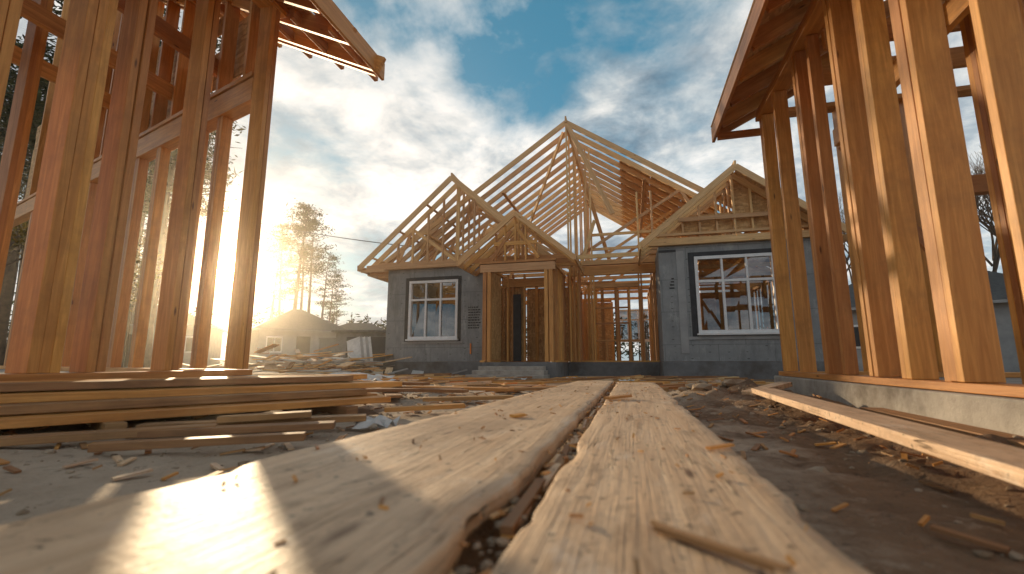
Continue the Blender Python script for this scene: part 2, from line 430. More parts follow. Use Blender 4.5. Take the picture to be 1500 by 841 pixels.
mb.beam((3.25,5.84,2.3),(4.78,5.84,2.3),.13,.2,W)
for x,y in ((2.75,4.0),(3.0,3.0),(2.4,3.35)): post(mb,x,y,.24,3.36,W,3,.15,.055)
for y in (4.9,4.3,3.6,2.9,2.2): mb.beam((1.8,y,3.28),(8,y,3.28),.05,.2,W)
mb.beam((2.4,-2,2.95),(2.4,5.7,2.95),.06,.2,W)
mb.beam((2.5,5.8,2.9),(3.2,5.8,1.6),.04,.1,W)
mb.make('posts_and_beams',RB,bevel=.004)
mb=MB(); y=-2.6
while y<6.0:
    mb.beam((1.22,y,rz(1.22)),(7.5,y,rz(7.5)),.048,.18,W); y+=.5
mb.beam((1.22,6.13,rz(1.22)),(7.5,6.13,rz(7.5)),.045,.2,W)
mb.beam((1.18,-2.7,3.38),(1.18,6.17,3.38),.035,.2,W)
mb.beam((1.2,6.0,3.28),(1.75,6.0,3.28),.045,.09,W)
for i in range(7): mb.beam((2.6+i*.7,-2,rz(2.6+i*.7)+.115),(2.6+i*.7,6.1,rz(2.6+i*.7)+.115),.09,.03,W)
mb.make('rafters',RB,bevel=.003)
mb=MB(); nr=V((-.5,0,1)).normalized()
for ci,x in enumerate((1.16,1.74,2.32,2.90,3.48,4.06,4.64)):
    y=-2.7
    while y<6.15:
        y2=min(y+1.22,6.18)
        if ci<2 or R.random()>.2: mb.beam((x+.29,y+.004,rz(x+.29)+.105),(x+.29,y2-.004,rz(x+.29)+.105),.645 if ci<2 else .57,.014,M_osb,up=nr)
        y=y2
mb.make('roof_sheathing',RB)

# ------------------------------------------------------------------ the house
H=empty('wood_framed_house')
mb=MB()
mb.box(-7.23,-3.62,12.47,21,-.1,.40,M_found)
mb.box(-3.62,-1.75,11.0,21.02,-.1,.385,M_found)
mb.box(-1.75,.75,13.3,20.98,-.1,.39,M_found)
mb.box(.75,4.73,11.87,21.01,-.1,.41,M_found)
mb.make('foundation',H,bevel=.01)
mb=MB()
for i in range(3): mb.box(-3.75+.06*i,-1.9-.05*i,10.15+.29*i,11.02,-.05 if i==0 else .1,.10+.095*i,M_conc)
mb.make('entry_steps',H,bevel=.008)
mb=MB()
def wall_open(mb,x0,x1,y,z0,z1,ox0,ox1,oz0,oz1,m,t=.14):
    mb.box(x0,ox0,y,y+t,z0,z1,m); mb.box(ox1,x1,y,y+t,z0,z1,m)
    mb.box(ox0,ox1,y,y+t,z0,oz0,m); mb.box(ox0,ox1,y,y+t,oz1,z1,m)
wall_open(mb,-7.2,-3.95,12.5,.403,3.2,-6.47,-4.87,1.05,2.83,M_wall)
mb.box(-7.2,-7.06,12.642,21,.403,3.2,M_wall)
wall_open(mb,.78,4.7,11.9,.413,3.3,1.61,3.44,1.07,3.0,M_wall)
mb.box(.78,.92,12.042,13.6,.413,3.3,M_wall)
mb.box(4.56,4.7,12.042,16,.413,3.3,M_wall)
mb.make('grey_walls',H,bevel=.004)
mb=MB()
mb.box(-6.58,-6.47,12.485,12.498,.98,2.92,M_black); mb.box(-4.87,-4.78,12.485,12.498,.98,2.92,M_black)
mb.box(-6.47,-4.87,12.485,12.498,2.83,2.93,M_black)
mb.box(1.48,1.61,11.885,11.898,1.0,3.1,M_black); mb.box(3.44,3.52,11.885,11.898,1.0,3.1,M_black); mb.box(1.61,3.44,11.885,11.898,3.0,3.1,M_black)
mb.box(1.38,3.62,11.875,11.897,.93,1.0,M_neigh)
mb.box(1.2,1.38,11.886,11.897,.6,3.15,M_neigh)
mb.box(-6.64,-4.72,12.47,12.497,.93,.99,M_neigh)
for k in range(9):
    xx=-4.55
    for j in range(5):
        w=R.uniform(.03,.08)
        if xx+w<-4.15: mb.box(xx,xx+w,12.492,12.498,1.35+k*.075,1.385+k*.075,M_black)
        xx+=w+.02
for k in range(4):
    mb.box(1.0+.02*k,1.12,11.892,11.898,2.2+k*.08,2.235+k*.08,M_black)
mb.box(-4.48,-4.44,12.47,12.497,.62,.92,M_orangebit)
mb.box(.785,1.2,11.888,11.897,3.14,3.2,M_black)
mb.make('wall_trim',H)
def window(name,x0,x1,y,z0,z1):
    mb=MB(); f=.075; yb=y-.03; t=.11
    mb.box(x0,x1,yb,yb+t,z1-f,z1,M_white); mb.box(x0,x1,yb,yb+t,z0,z0+f,M_white)
    mb.box(x0,x0+f,yb+.002,yb+t,z0+f,z1-f,M_white); mb.box(x1-f,x1,yb+.002,yb+t,z0+f,z1-f,M_white)
    zt=z1-(z1-z0)*.33; w=(x1-x0-2*f)/3
    mb.box(x0+f,x1-f,yb+.012,yb+t-.02,zt-.03,zt+.03,M_white)
    for k in (1,2):
        xc=x0+f+w*k
        mb.box(xc-.028,xc+.028,yb+.008,yb+t-.02,z0+f,zt-.03,M_white); mb.box(xc-.022,xc+.022,yb+.008,yb+t-.02,zt+.03,z1-f,M_white)
    mb.box(x0-.04,x1+.04,yb-.06,yb+.05,z0-.045,z0-.002,M_white)
    for a in range(3):
        for (p,q) in ((z0+f,zt-.03),(zt+.03,z1-f)):
            xa=x0+f+w*a+.024; xb=x0+f+w*(a+1)-.024; yy=y+.03+R.uniform(-.003,.003)
            mb.face([(xa,yy,p),(xb,yy+R.uniform(-.006,.006),p),(xb,yy,q),(xa,yy,q)],M_glass)
    mb.make(name,H)
window('front_window',-6.46,-4.88,12.5,1.06,2.82)
window('bay_window',1.62,3.43,11.9,1.08,2.99)
window('rear_window',-.6,.9,20.9,1.3,2.7)

P=M_pale
def truss(mb,xc,half,zp,slope,y,web=True,over=0,m=P,w=.05,h=.15,chord=True,king=True):
    zl=zp-slope*half
    mb.beam((xc,y,zp-.06),(xc-half,y,zl-.06),w,h,m); mb.beam((xc,y,zp-.06),(xc+half,y,zl-.06),w,h,m)
    zb=zl+ .12
    if chord: mb.beam((xc-half+.2,y+.003,zb),(xc+half-.2,y+.003,zb),w-.004,.12,m)
    if king: mb.beam((xc,y+.002,zb),(xc,y+.002,zp-.1),w-.006,.1,m)
    if web:
        for s in (-1,1):
            x1=xc+s*half*.5; mb.beam((xc,y,zb),(x1,y,zp-slope*half*.5-.1),w-.008,.09,m)
            x2=xc+s*half*.66; mb.beam((x2,y,zb),(x1,y,zp-slope*half*.5-.1),w-.008,.09,m)
mb=MB()
for k in range(14):
    y=13.0+.6*k
    truss(mb,-1.65,6.5,7.72,.683,y,web=(k%3==1),king=(k%3!=2),chord=(k%2==0))
mb.beam((-1.65,12.9,7.72),(-1.65,21.0,7.72),.05,.2,P)
for s in (-1,1):
    mb.beam((-1.65+s*6.52,12.9,3.24),(-1.65+s*6.52,21,3.24),.04,.18,P)
    for fr in (.35,.7): mb.beam((-1.65+s*6.5*fr,12.95+(1 if fr<.5 else 0),7.72-.683*6.5*fr-.18),(-1.65+s*6.5*fr,20.9,7.72-.683*6.5*fr-.18),.1,.045,P)
mb.beam((-1.6,13.05,7.5),(-.5,15.5,3.5),.06,.16,P)
mb.beam((-1.75,13.1,7.4),(-4.2,16.0,3.5),.05,.12,P)
mb.beam((-1.6,12.93,7.55),(-.35,12.93,4.6),.05,.14,P)
mb.make('main_roof_trusses',H)
mb=MB(); nr=V((.683,0,1)).normalized()
for r in range(5):
    for c in range(5):
        x=.35+r*.92; y=13.9+c*1.45
        if c<1 and r>2: continue
        mb.beam((x,y,7.72-.683*(x+1.65)+.03),(x,y+1.44,7.72-.683*(x+1.65)+.03),1.10,.014,M_osb,up=nr)
mb.make('main_roof_sheathing',H)
mb=MB()
for k in range(6):
    y=12.0+.52*k
    truss(mb,-4.96,2.95,5.88,.885,y,web=(k%2==1),king=(k>0),chord=k>0)
mb.beam((-4.96,11.98,5.88),(-4.96,15.0,5.88),.05,.16,P)
mb.beam((-7.93,11.95,3.20),(-7.93,15,3.20),.04,.17,P)
mb.beam((-7.9,12.43,3.28),(-4.0,12.43,3.28),.12,.16,P)
for k in range(6): mb.beam((-7.9,12.1+.5*k,3.13),(-7.1,12.1+.5*k,3.13),.045,.09,P)
for fr in (.3,.6,.9):
    mb.beam((-4.96-2.95*fr,12.0,5.88-.885*2.95*fr+.03),(-4.96-2.95*fr,14.9,5.88-.885*2.95*fr+.03),.09,.03,P)
for i in range(6):
    x=-6.9+i*.5; z=5.88-.885*abs(x+4.96)
    mb.beam((x,12.50,3.36),(x,12.50,z-.12),.045,.09,P)
mb.make('left_wing_trusses',H)
mb=MB()
for k in range(5):
    y=11.4+.5*k
    truss(mb,2.62,2.28,5.12,.80,y,web=(k>1),king=(k>0),chord=(k>0),m=M_pale)
mb.beam((2.62,11.37,5.12),(2.62,14.4,5.12),.05,.16,P)
mb.beam((.33,11.36,3.22),(.33,13.6,3.22),.04,.16,P); mb.beam((4.91,11.36,3.22),(4.91,14,3.22),.04,.16,P)
mb.beam((.55,11.86,3.39),(4.75,11.86,3.39),.14,.17,M_pale)
mb.beam((.75,11.88,3.58),(4.6,11.88,3.58),.1,.06,M_pale)
mb.beam((1.3,11.84,3.95),(3.95,11.84,3.95),.06,.10,M_pale)
for i in range(9):
    x=1.0+i*.405; z=5.12-.8*abs(x-2.62)
    mb.beam((x,11.93,3.6),(x,11.93,z-.13),.045,.09,M_pale)
mb.make('right_wing_trusses',H)
mb=MB()
def tri(pts,y,m):
    mb.face([(x,y,z) for x,z in pts],m); mb.face([(x,y+.012,z) for x,z in pts][::-1],m)
tri([(2.66,3.62),(4.30,3.62),(2.66,4.93)],11.99,M_osb)
tri([(1.1,3.62),(2.6,3.62),(2.6,4.1),(1.6,4.1)],11.99,M_osb)
nr=V((.8,0,1)).normalized()
for c in range(2): mb.beam((3.75,11.45+c*1.2,5.12-.8*1.13+.03),(3.75,12.63+c*1.2,5.12-.8*1.13+.03),2.7,.014,M_osb,up=nr)
mb.make('gable_sheathing',H)
mb=MB(); T=M_mid
for k in range(4):
    y=11.0+.48*k
    truss(mb,-2.78,1.55,4.27,.83,y,web=False,king=(k!=0),chord=(k>0),m=M_mid if k else M_pale,h=.13)
mb.beam((-4.33,10.97,2.95),(-4.33,12.45,2.95),.035,.15,P); mb.beam((-1.23,10.97,2.95),(-1.23,13,2.95),.035,.15,P)
mb.beam((-3.7,11.08,2.78),(-1.75,11.08,2.78),.14,.2,M_pale)
mb.beam((-3.72,11.08,2.93),(-1.72,11.08,2.93),.16,.055,T)
for x in (-3.3,-3.05,-2.78,-2.5,-2.25): 
    mb.beam((x,11.1,2.96),(x,11.1,4.27-.83*abs(x+2.78)-.13),.04,.09,T)
mb.beam((-3.35,11.06,3.42),(-2.2,11.06,3.42),.03,.1,T)
for s in (-1,1):
    mb.beam((-2.78+s*.62,11.05,3.0),(-2.78+s*.1,11.05,3.75),.03,.08,T)
for x,w in ((-3.58,.10),(-3.46,.09),(-1.98,.09),(-1.86,.10)): mb.beam((x,11.08,.40),(x,11.08,2.68),w,.13,T,up=(0,1,0))
mb.beam((-3.62,11.0,.41),(-3.62,12.5,.41),.12,.045,T); mb.beam((-1.82,11.2,.41),(-1.82,13.3,.41),.12,.045,T)
for i in range(5):
    mb.beam((-3.6,11.25+i*.27,.43),(-3.6,11.25+i*.27,2.85),.1,.045,T,up=(0,1,0))
for i in range(8):
    mb.beam((-1.84,11.25+i*.27,.43),(-1.84,11.25+i*.27,2.85),.1,.045,T,up=(0,1,0))
mb.beam((-3.6,11.1,2.87),(-3.6,12.5,2.87),.12,.05,T); mb.beam((-1.84,11.1,2.87),(-1.84,13.3,2.87),.12,.05,T)
for x in (-1.62,-1.5,-1.36): mb.beam((x,13.0,.4),(x,13.0,3.2),.05,.12,T,up=(0,1,0))
for x in (-3.45,-3.3,-2.95,-2.12,-1.98): mb.beam((x,12.9,.4),(x,12.9,2.95),.05,.12,T,up=(0,1,0))
mb.beam((-3.6,12.9,2.7),(-1.85,12.9,2.7),.12,.25,T)
mb.make('porch_framing',H)
mb=MB()
mb.box(-3.56,-3.545,11.3,12.45,.45,2.8,M_osb)
for x0,x1 in ((-3.4,-3.0),): mb.box(x0,x1,12.97,12.985,.42,2.6,M_osb)
mb.box(-3.28,-3.05,12.82,12.86,.41,2.35,M_black)
mb.make('porch_sheathing',H)
mb=MB()
mb.beam((-1.7,13.45,3.30),(.95,13.45,3.30),.14,.14,P); mb.beam((-1.7,13.45,3.05),(.95,13.45,3.05),.12,.26,T)
mb.beam((-1.7,13.45,.41),(.95,13.45,.41),.13,.045,T)
for x in (-1.45,-1.38,-1.05,-.98,.3,.37,.65,.72): mb.beam((x,13.45,.43),(x,13.45,2.92),.045,.13,T,up=(0,1,0))
for x in (-.65,-.33,0.0): 
    mb.beam((x,13.45,.43),(x,13.45,.98),.045,.12,T,up=(0,1,0))
mb.beam((-1.0,13.45,1.0),(.32,13.45,1.0),.13,.045,T); mb.beam((-1.0,13.45,2.6),(.32,13.45,2.6),.12,.12,T)
for z in (1.5,1.95): mb.beam((-1.0,13.5,z),(.0,13.5,z),.04,.05,T)
mb.beam((-.33,13.5,1.0),(-.33,13.5,2.55),.045,.06,T,up=(0,1,0)); mb.beam((.02,13.5,1.0),(.02,13.5,2.55),.045,.06,T,up=(0,1,0))
mb.beam((-1.42,13.4,3.0),(-.9,13.4,4.6),.05,.1,P)
mb.make('centre_wall_framing',H)
mb=MB()
for x in (-1.5,-1.15,-1.02,.35,.75):
    mb.beam((x,13.5,3.37),(x,13.5,min(7.72-.683*abs(x+1.65),5.6 if x>0 else 7.2)-.2),.05,.1,P,up=(0,1,0))
for z in (3.75,4.2): mb.beam((-1.0,13.6,z),(.9,13.6,z),.05,.08,P)
mb.make('gable_posts',H)
mb=MB()
def studwall(p,q,z0,z1,sp=.4,skip=0):
    p=V(p);q=V(q); d=(q-p); Ln=d.length; d.normalize()
    mb.beam((p.x,p.y,z0+.02),(q.x,q.y,z0+.02),.1,.04,T); mb.beam((p.x,p.y,z1),(q.x,q.y,z1),.1,.08,T)
    n=int(Ln/sp)
    for i in range(n+1):
        if R.random()<skip: continue
        c=p+d*(i*Ln/n); mb.beam((c.x,c.y,z0+.04),(c.x,c.y,z1-.04),.045,.1,T,up=tuple(d))
studwall((-3.5,15.2,0),(-.4,15.2,0),.4,3.0,.4,.15)
studwall((.9,15.4,0),(4.5,15.4,0),.4,3.1,.4,.1)
studwall((-7,15.8,0),(-3.8,15.8,0),.4,3.1)
studwall((-3.9,12.7,0),(-3.9,20,0),.4,3.1,.4,.1)
studwall((.8,13.7,0),(.8,20,0),.4,3.1,.4,.25)
studwall((-1.8,14,0),(-1.8,18,0),.4,3.1,.4,.2)
studwall((-1.6,17.4,0),(.8,17.4,0),.4,3.1,.4,.35)
studwall((-7,20.9,0),(-.75,20.9,0),.4,3.1,.4)
studwall((1.0,20.9,0),(4.6,20.9,0),.4,3.1,.4)
studwall((4.62,16,0),(4.62,20.8,0),.4,3.1,.4)
mb.beam((-7.0,20.9,3.2),(4.6,20.9,3.2),.1,.1,T)
mb.make('interior_stud_walls',H)
mb=MB()
mb.box(-7,-3.9,15.86,15.875,.45,3.05,M_osb); mb.box(-3.4,-1.6,15.26,15.275,.45,2.9,M_osb); mb.box(1.2,4.5,18.46,18.475,.45,3.0,M_osb)
mb.box(-3.6,-.8,20.96,20.975,.45,3.05,M_osb)
mb.make('interior_sheathing',H)
mb=MB()
for k in range(4): mb.beam((-8.15-.1*k,15.5+.5*k,2.65-.05*k),(-7.0,15.5+.5*k,3.25),.05,.12,P)
mb.make('side_outriggers',H)

# ------------------------------------------------------------------ loose lumber
gzz=gz
mb=MB()
for layer in range(4):
    for k in range(5-layer):
        a=V((-3.55,.45,0)); b=V((-1.85,3.3,0)); dd=(b-a).normalized(); sd=V((dd.y,-dd.x,0))
        off=-.58+k*.2+layer*.05; e=R.uniform(-.45,.12); e0=R.uniform(-.2,.2); tw=R.uniform(-.03,.03)
        z=.135+.045*layer
        mb.beam(a+sd*(off-tw)+dd*e0+V((0,0,z)),b+sd*(off+tw)+dd*e+V((0,0,z+R.uniform(-.006,.012))),.185,.04,M_orange if R.random()<.6 else M_scrap)
for t in (.15,.5,.85):
    p=V((-3.55,.45,0)).lerp(V((-1.85,3.3,0)),t); mb.beam((p.x-.6,p.y+.28,.085),(p.x+.35,p.y-.2,.085),.08,.06,M_scrap)
mb.make('lumber_stack',bevel=.003)
mb=MB()
for (x0,y0,x1,y1,z,w) in ((-2.15,1.6,-1.42,2.02,.085,.10),(-2.3,1.75,-1.42,2.3,.09,.1),(-1.95,1.85,-1.62,2.1,.125,.09),(-2.0,1.35,-1.35,1.72,.08,.06),(-2.5,1.3,-1.9,1.8,.085,.1),
    (-3.0,3.9,-1.6,4.3,.12,.12),(-2.7,4.3,-1.5,4.1,.12,.1),(-2.9,4.7,-2.0,4.3,.17,.1),(-2.4,4.9,-1.2,4.6,.11,.14),(-1.5,4.9,-.3,5.3,.1,.12),(-1.7,3.6,-1.0,3.9,.09,.1),(-1.6,2.8,-1.15,3.1,.085,.07)):
    mb.beam((x0,y0,z),(x1,y1,z+.01),w,.03,M_scrap if R.random()<.6 else M_mid)
mb.make('loose_boards',bevel=.003)
mb=MB()
mb.beam((1.02,4.15,.17),(.80,.2,.16),.17,.04,M_plank)
mb.beam((1.02,3.9,.11),(1.25,3.9,.11),.09,.07,M_scrap); mb.beam((.8,1.2,.10),(1.05,1.2,.10),.09,.07,M_scrap)
mb.beam((1.42,3.35,.10),(1.33,.3,.09),.12,.04,M_scrap)
mb.beam((.95,4.35,.13),(1.35,4.7,.20),.12,.04,M_plank)
mb.make('loose_boards',bevel=.003)
mb=MB()
for i in range(340):
    y=R.uniform(4.9,11.6); x=R.uniform(-8.5,1.3)
    if -.9<x<.4 and y<5.2: continue
    if -3.9<x<-1.7 and y>9.8: continue
    z=gzz(x,y)+.015+R.random()*.02; a=R.gauss(0,.6); l=R.choice([.15,.3,.5,.9,1.4,2.0])*R.uniform(.7,1.2)
    m=R.choice([M_scrap,M_scrap,M_mid,M_mid,M_pale,M_plank,M_orange])
    mb.beam((x,y,z),(x+l*math.cos(a),y+l*math.sin(a),z+R.uniform(0,.06)),R.uniform(.04,.16),R.uniform(.015,.045),m)
for i in range(120):
    x=R.uniform(.3,1.5); y=R.uniform(.9,6); l=R.uniform(.02,.10); a=R.uniform(0,3.1); z=gzz(x,y)+.006
    mb.beam((x,y,z),(x+l*math.cos(a),y+l*math.sin(a),z+.01),l*.2,.006,R.choice([M_scrap,M_mid,M_orange]))
for i in range(260):
    x=R.uniform(-3.2,-.7); y=R.uniform(.9,5.2); l=R.uniform(.015,.11); a=R.uniform(0,3.1); z=gzz(x,y)+.006
    mb.beam((x,y,z),(x+l*math.cos(a),y+l*math.sin(a),z+.01),l*.25,.007,R.choice([M_scrap,M_mid,M_plank]))
mb.make('scrap_lumber')
mb=MB()
for i in range(2200):
    q=R.random()
    if q<.4: x=R.gauss(1.3,.4); y=R.uniform(.5,7); r=R.choice([.004,.006,.01,.02])
    elif q<.65: x=R.uniform(-2.6,-.7); y=R.uniform(.8,5); r=R.choice([.003,.005,.008,.012])
    else: x=R.uniform(-6,1.5); y=R.uniform(1,11.5); r=R.choice([.006,.01,.02,.03])
    if x>1.6 or (-.8<x<.25 and y<5): continue
    if x<-3.5 and y<4: continue
    rock(mb,(x,y,gzz(x,y)+r*.1),r*R.uniform(.6,1.3),M_rock)
for i in range(16): 
    x=.8+R.gauss(0,.15);y=4.9+R.gauss(0,.35); rock(mb,(x,y,gzz(x,y)+.02),R.uniform(.03,.09),M_rock)
mb.make('rubble')
mb=MB()
def crumple(x,y,s,m,hh=.06):
    n=6; i0=len(mb.v); mi=mb.mat(m)
    for j in range(n):
        for i in range(n):
            mb.v.append((x+(i/(n-1)-.5)*s*R.uniform(.8,1.2),y+(j/(n-1)-.5)*s*.7*R.uniform(.8,1.2),gzz(x,y)+.01+R.random()*hh))
    for j in range(n-1):
        for i in range(n-1):
            mb.f.append([i0+j*n+i,i0+j*n+i+1,i0+(j+1)*n+i+1,i0+(j+1)*n+i]); mb.mi.append(mi); mb.uv+=[(0,0)]*4
for x,y,s in ((-1.35,2.3,.2),(-3.9,6.8,.6),(-4.6,7.6,.6),(-3.4,7.7,.4),(0,8.0,.4),(.4,7.2,.3),(-2.2,8.8,.4),(-1.1,9.6,.4),(-5.3,8.6,.8),(-6.4,9.6,.9)):
    crumple(x,y,s,M_paper,.04+s*.12)
mb.make('torn_house_wrap')
mb=MB()
for x,y in ((-1.9,6.4),(-.7,7.3),(-3,7.2),(.1,6.1)): mb.beam((x,y,gzz(x,y)+.03),(x+R.uniform(.2,.7),y+.1,gzz(x,y)+.05),.06,.03,M_orangebit)
mb.make('orange_offcuts')
mb=MB()
for i in range(130):
    x=R.gauss(-9.6,1.8);y=R.gauss(12,1.0);l=R.uniform(.4,2.2);a=R.uniform(0,3.1);z=R.uniform(.05,.75)*max(0,1-abs(x+9.6)/3.6)
    mb.beam((x,y,z+.03),(x+l*math.cos(a),y+l*math.sin(a)*.5,z+R.uniform(0,.3)),R.uniform(.08,.35),.03,R.choice([M_pale,M_paper,M_plank,M_scrap,M_neigh,M_mid,M_mid]))
mb.make('rubbish_pile')
mb=MB()
for k in range(5): mb.beam((-8.6+.1*k,13.2,.02),(-8.95+.1*k,13.45,1.15),.5,.02,M_neigh if k%2 else M_paper,up=(0,1,0))
mb.make('leaning_panels')

# ------------------------------------------------------------------ neighbours
def nhouse(x,y,rot,w,dp,h,rh,name='neighbour_house',wallm=M_neigh):
    e=empty(name); mb=MB()
    mb.box(-w/2,w/2,-dp/2,dp/2,0,h,wallm); mb.make('walls',e)
    mb=MB(); o=.4; r=w/2-dp/2
    A=[(-w/2-o,-dp/2-o,h),(w/2+o,-dp/2-o,h),(w/2+o,dp/2+o,h),(-w/2-o,dp/2+o,h)]; rr=max(r,.3)
    B=[(-rr,0,h+rh),(rr,0,h+rh)]
    mb.face([A[0],A[1],B[1],B[0]],M_roof); mb.face([A[1],A[2],B[1]],M_roof); mb.face([A[2],A[3],B[0],B[1]],M_roof); mb.face([A[3],A[0],B[0]],M_roof)
    mb.box(-w/2-o,w/2+o,-dp/2-o,-dp/2-o+.04,h-.14,h-.01,M_neigh); mb.box(-w/2-o,-w/2-o+.04,-dp/2-o+.05,dp/2+o,h-.14,h-.01,M_neigh); mb.box(w/2+o-.04,w/2+o,-dp/2-o+.05,dp/2+o,h-.14,h-.01,M_neigh)
    mb.make('roof',e)
    mb=MB()
    for xx in (-w*.33,w*.33):
        mb.box(xx-.5,xx+.5,-dp/2-.04,-dp/2-.003,1,2.1,M_white)
        mb.box(xx-.42,xx-.04,-dp/2-.06,-dp/2-.042,1.1,2.0,M_black); mb.box(xx+.04,xx+.42,-dp/2-.06,-dp/2-.042,1.1,2.0,M_black)
    mb.box(-.45,.45,-dp/2-.05,-dp/2-.003,.1,2.15,M_black)
    mb.make('windows_and_door',e)
    e.location=(x,y,0); e.rotation_euler=(0,0,rot)
nhouse(-24.2,29.0,math.radians(52),5.6,5,2.6,1.7)
nhouse(-33,25,math.radians(40),8,6,2.8,1.6)
nhouse(-26,40,math.radians(25),8,6,2.6,1.6)
nhouse(14,27,math.radians(-20),9,7,2.9,2.4)
nhouse(-14.5,38,math.radians(20),9,6,2.4,1.2)
e=empty('site_container'); mb=MB(); mb.box(-1.5,1.5,-1.1,1.1,.12,1.7,M_grey)
for i in range(11): mb.box(-1.45+i*.27,-1.35+i*.27,-1.14,-1.103,.2,1.6,M_grey)
mb.box(-1.55,1.55,-1.16,1.16,1.7,1.78,M_found); mb.box(-1.5,1.5,-1.0,-.9,0,.12,M_black); mb.box(-1.5,1.5,.9,1.0,0,.12,M_black)
mb.make('body',e); e.location=(-16.5,24.5,0); e.rotation_euler=(0,0,.4)
mb=MB(); e=empty('dark_shed'); mb.box(-1.4,1.4,-1.2,1.2,0,1.7,M_found); mb.box(-1.55,1.55,-1.4,1.4,1.702,1.8,M_roof)
mb.box(-.9,.9,-1.24,-1.203,.1,1.5,M_black)
mb.make('body',e); e.location=(-11.8,19.5,0); e.rotation_euler=(0,0,.25)

# ------------------------------------------------------------------ trees
def tube(mb,pts,rads,m,n=6):
    i0=len(mb.v); mi=mb.mat(m)
    for k,(p,r) in enumerate(zip(pts,rads)):
        d=(pts[min(k+1,len(pts)-1)]-pts[max(k-1,0)]).normalized(); s=d.cross(V((.3,1,.1))).normalized(); u=s.cross(d)
        for j in range(n):
            a=6.283*j/n; mb.v.append(tuple(p+s*math.cos(a)*r+u*math.sin(a)*r))
    for k in range(len(pts)-1):
        for j in range(n):
            mb.f.append([i0+k*n+j,i0+k*n+(j+1)%n,i0+(k+1)*n+(j+1)%n,i0+(k+1)*n+j]); mb.mi.append(mi); mb.uv+=[(0,0)]*4
def clump(mb,c,r,n,m,ls):
    mi=mb.mat(m)
    for _ in range(n):
        p=c+V((R.gauss(0,r),R.gauss(0,r),R.gauss(0,r*.45)))
        a=V((R.uniform(-1,1),R.uniform(-1,1),R.uniform(-.6,.6))).normalized()*ls*R.uniform(.6,1.4)
        b=a.cross(V((R.uniform(-1,1),R.uniform(-1,1),1))).normalized()*ls*.28
        i0=len(mb.v); mb.v+=[tuple(p-a),tuple(p+b),tuple(p+a),tuple(p-b)]
        mb.f.append([i0,i0+1,i0+2,i0+3]); mb.mi.append(mi); mb.uv+=[(0,0)]*4
def pine_mesh(h,crown):
    mb=MB(); lean=V((R.uniform(-.6,.6),R.uniform(-.6,.6),0)); pts=[];rr=[]
    for k in range(9):
        t=k/8; pts.append(lean*t*t+V((R.uniform(-.06,.06),R.uniform(-.06,.06),h*t))); rr.append(.19*(1-t)+.02)
    tube(mb,pts,rr,M_bark,7)
    z=h*(1-crown)
    while z<h*.99:
        t=z/h; k=min(7,int(t*8)); base=pts[k].lerp(pts[k+1],t*8-k)
        rel=(z-h*(1-crown))/(h*crown); ln=(1.9*(1-rel)**.6+.25)*R.uniform(.45,1.15)*(.6+.8*min(1,rel*3))
        a=R.uniform(0,6.283); d=V((math.cos(a),math.sin(a),R.uniform(-.1,.35)))
        e=base+d*ln; mid=base+d*ln*.5+V((0,0,-.06))
        tube(mb,[base,mid,e],[.04,.025,.01],M_bark,4)
        if R.random()>.12:
            for s in (.5,.78,1.02):
                if R.random()<.88: clump(mb,base+d*ln*s+V((0,0,.06)),.22+.12*s,24,M_needle,.16)
        z+=h*.014*R.uniform(.5,1.5)
    for _ in range(7):
        z=R.uniform(.25,1-crown)*h; t=z/h;k=int(t*8);base=pts[k].lerp(pts[k+1],t*8-k);a=R.uniform(0,6.28)
        tube(mb,[base,base+V((math.cos(a),math.sin(a),R.uniform(-.2,.2)))*R.uniform(.3,.9)],[.025,.008],M_bark,4)
    o=mb.make('pine_tree'); return o.data,o
protos=[]
for h,c in ((15,.5),(17,.42),(13,.6),(16,.36),(14,.45)):
    me,o=pine_mesh(h,c); protos.append((me,h)); bpy.data.objects.remove(o)
def cam_pos(azdeg,dist):
    a=math.radians(azdeg); return math.sin(a)*dist,math.cos(a)*dist
def pine(az,dist,hh):
    me,h=R.choice(protos); x,y=cam_pos(az,dist)
    o=bpy.data.objects.new('pine_tree',me); scene.collection.objects.link(o)
    s=hh/h; o.location=(x,y,0); o.scale=(s*R.uniform(.9,1.15),)*2+(s,); o.rotation_euler=(0,0,R.uniform(0,6.28))
for az,d_,h_ in ((-41.6,44,12.5),(-40.2,42,14),(-39.4,47,15.5),(-38.6,43,13),(-37.2,46,10.5),(-36.4,50,9.5),(-42.4,50,13),(-35.4,56,8)): pine(az,d_,h_)
pine(-50.9,40,19); pine(-52.0,43,20)
for az in (-53,-53.6,-54.2,-54.8,-55.4,-56,-56.8,-57.6,-58.4,-59.2,-60,-61,-62,-63,-64,-65,-66.5,-68,-70,-72):
    pine(az+R.uniform(-.2,.2),R.uniform(27,44),R.uniform(16,21))
def leafy(h):
    mb=MB(); 
    def br(p,d,l,r,dep):
        e=p+d*l; tube(mb,[p,(p+e)/2+V((R.uniform(-.1,.1),R.uniform(-.1,.1),0))*l*.3,e],[r,r*.8,r*.6],M_bark,5)
        if dep==0: clump(mb,e,.45,50,M_leaf,.11); return
        for _ in range(3): br(e,(d+V((R.uniform(-.8,.8),R.uniform(-.8,.8),R.uniform(-.1,.5)))).normalized(),l*.72,r*.6,dep-1)
    br(V((0,0,0)),V((0,0,1)),h*.3,.13,3); return mb
for az,dd,h in ((-57,24,6),(-60,22,6.5),(-53.5,30,6),(-64,24,7),(-58,28,8)):
    x,y=cam_pos(az,dd); o=leafy(h).make('autumn_tree'); o.location=(x,y,0)
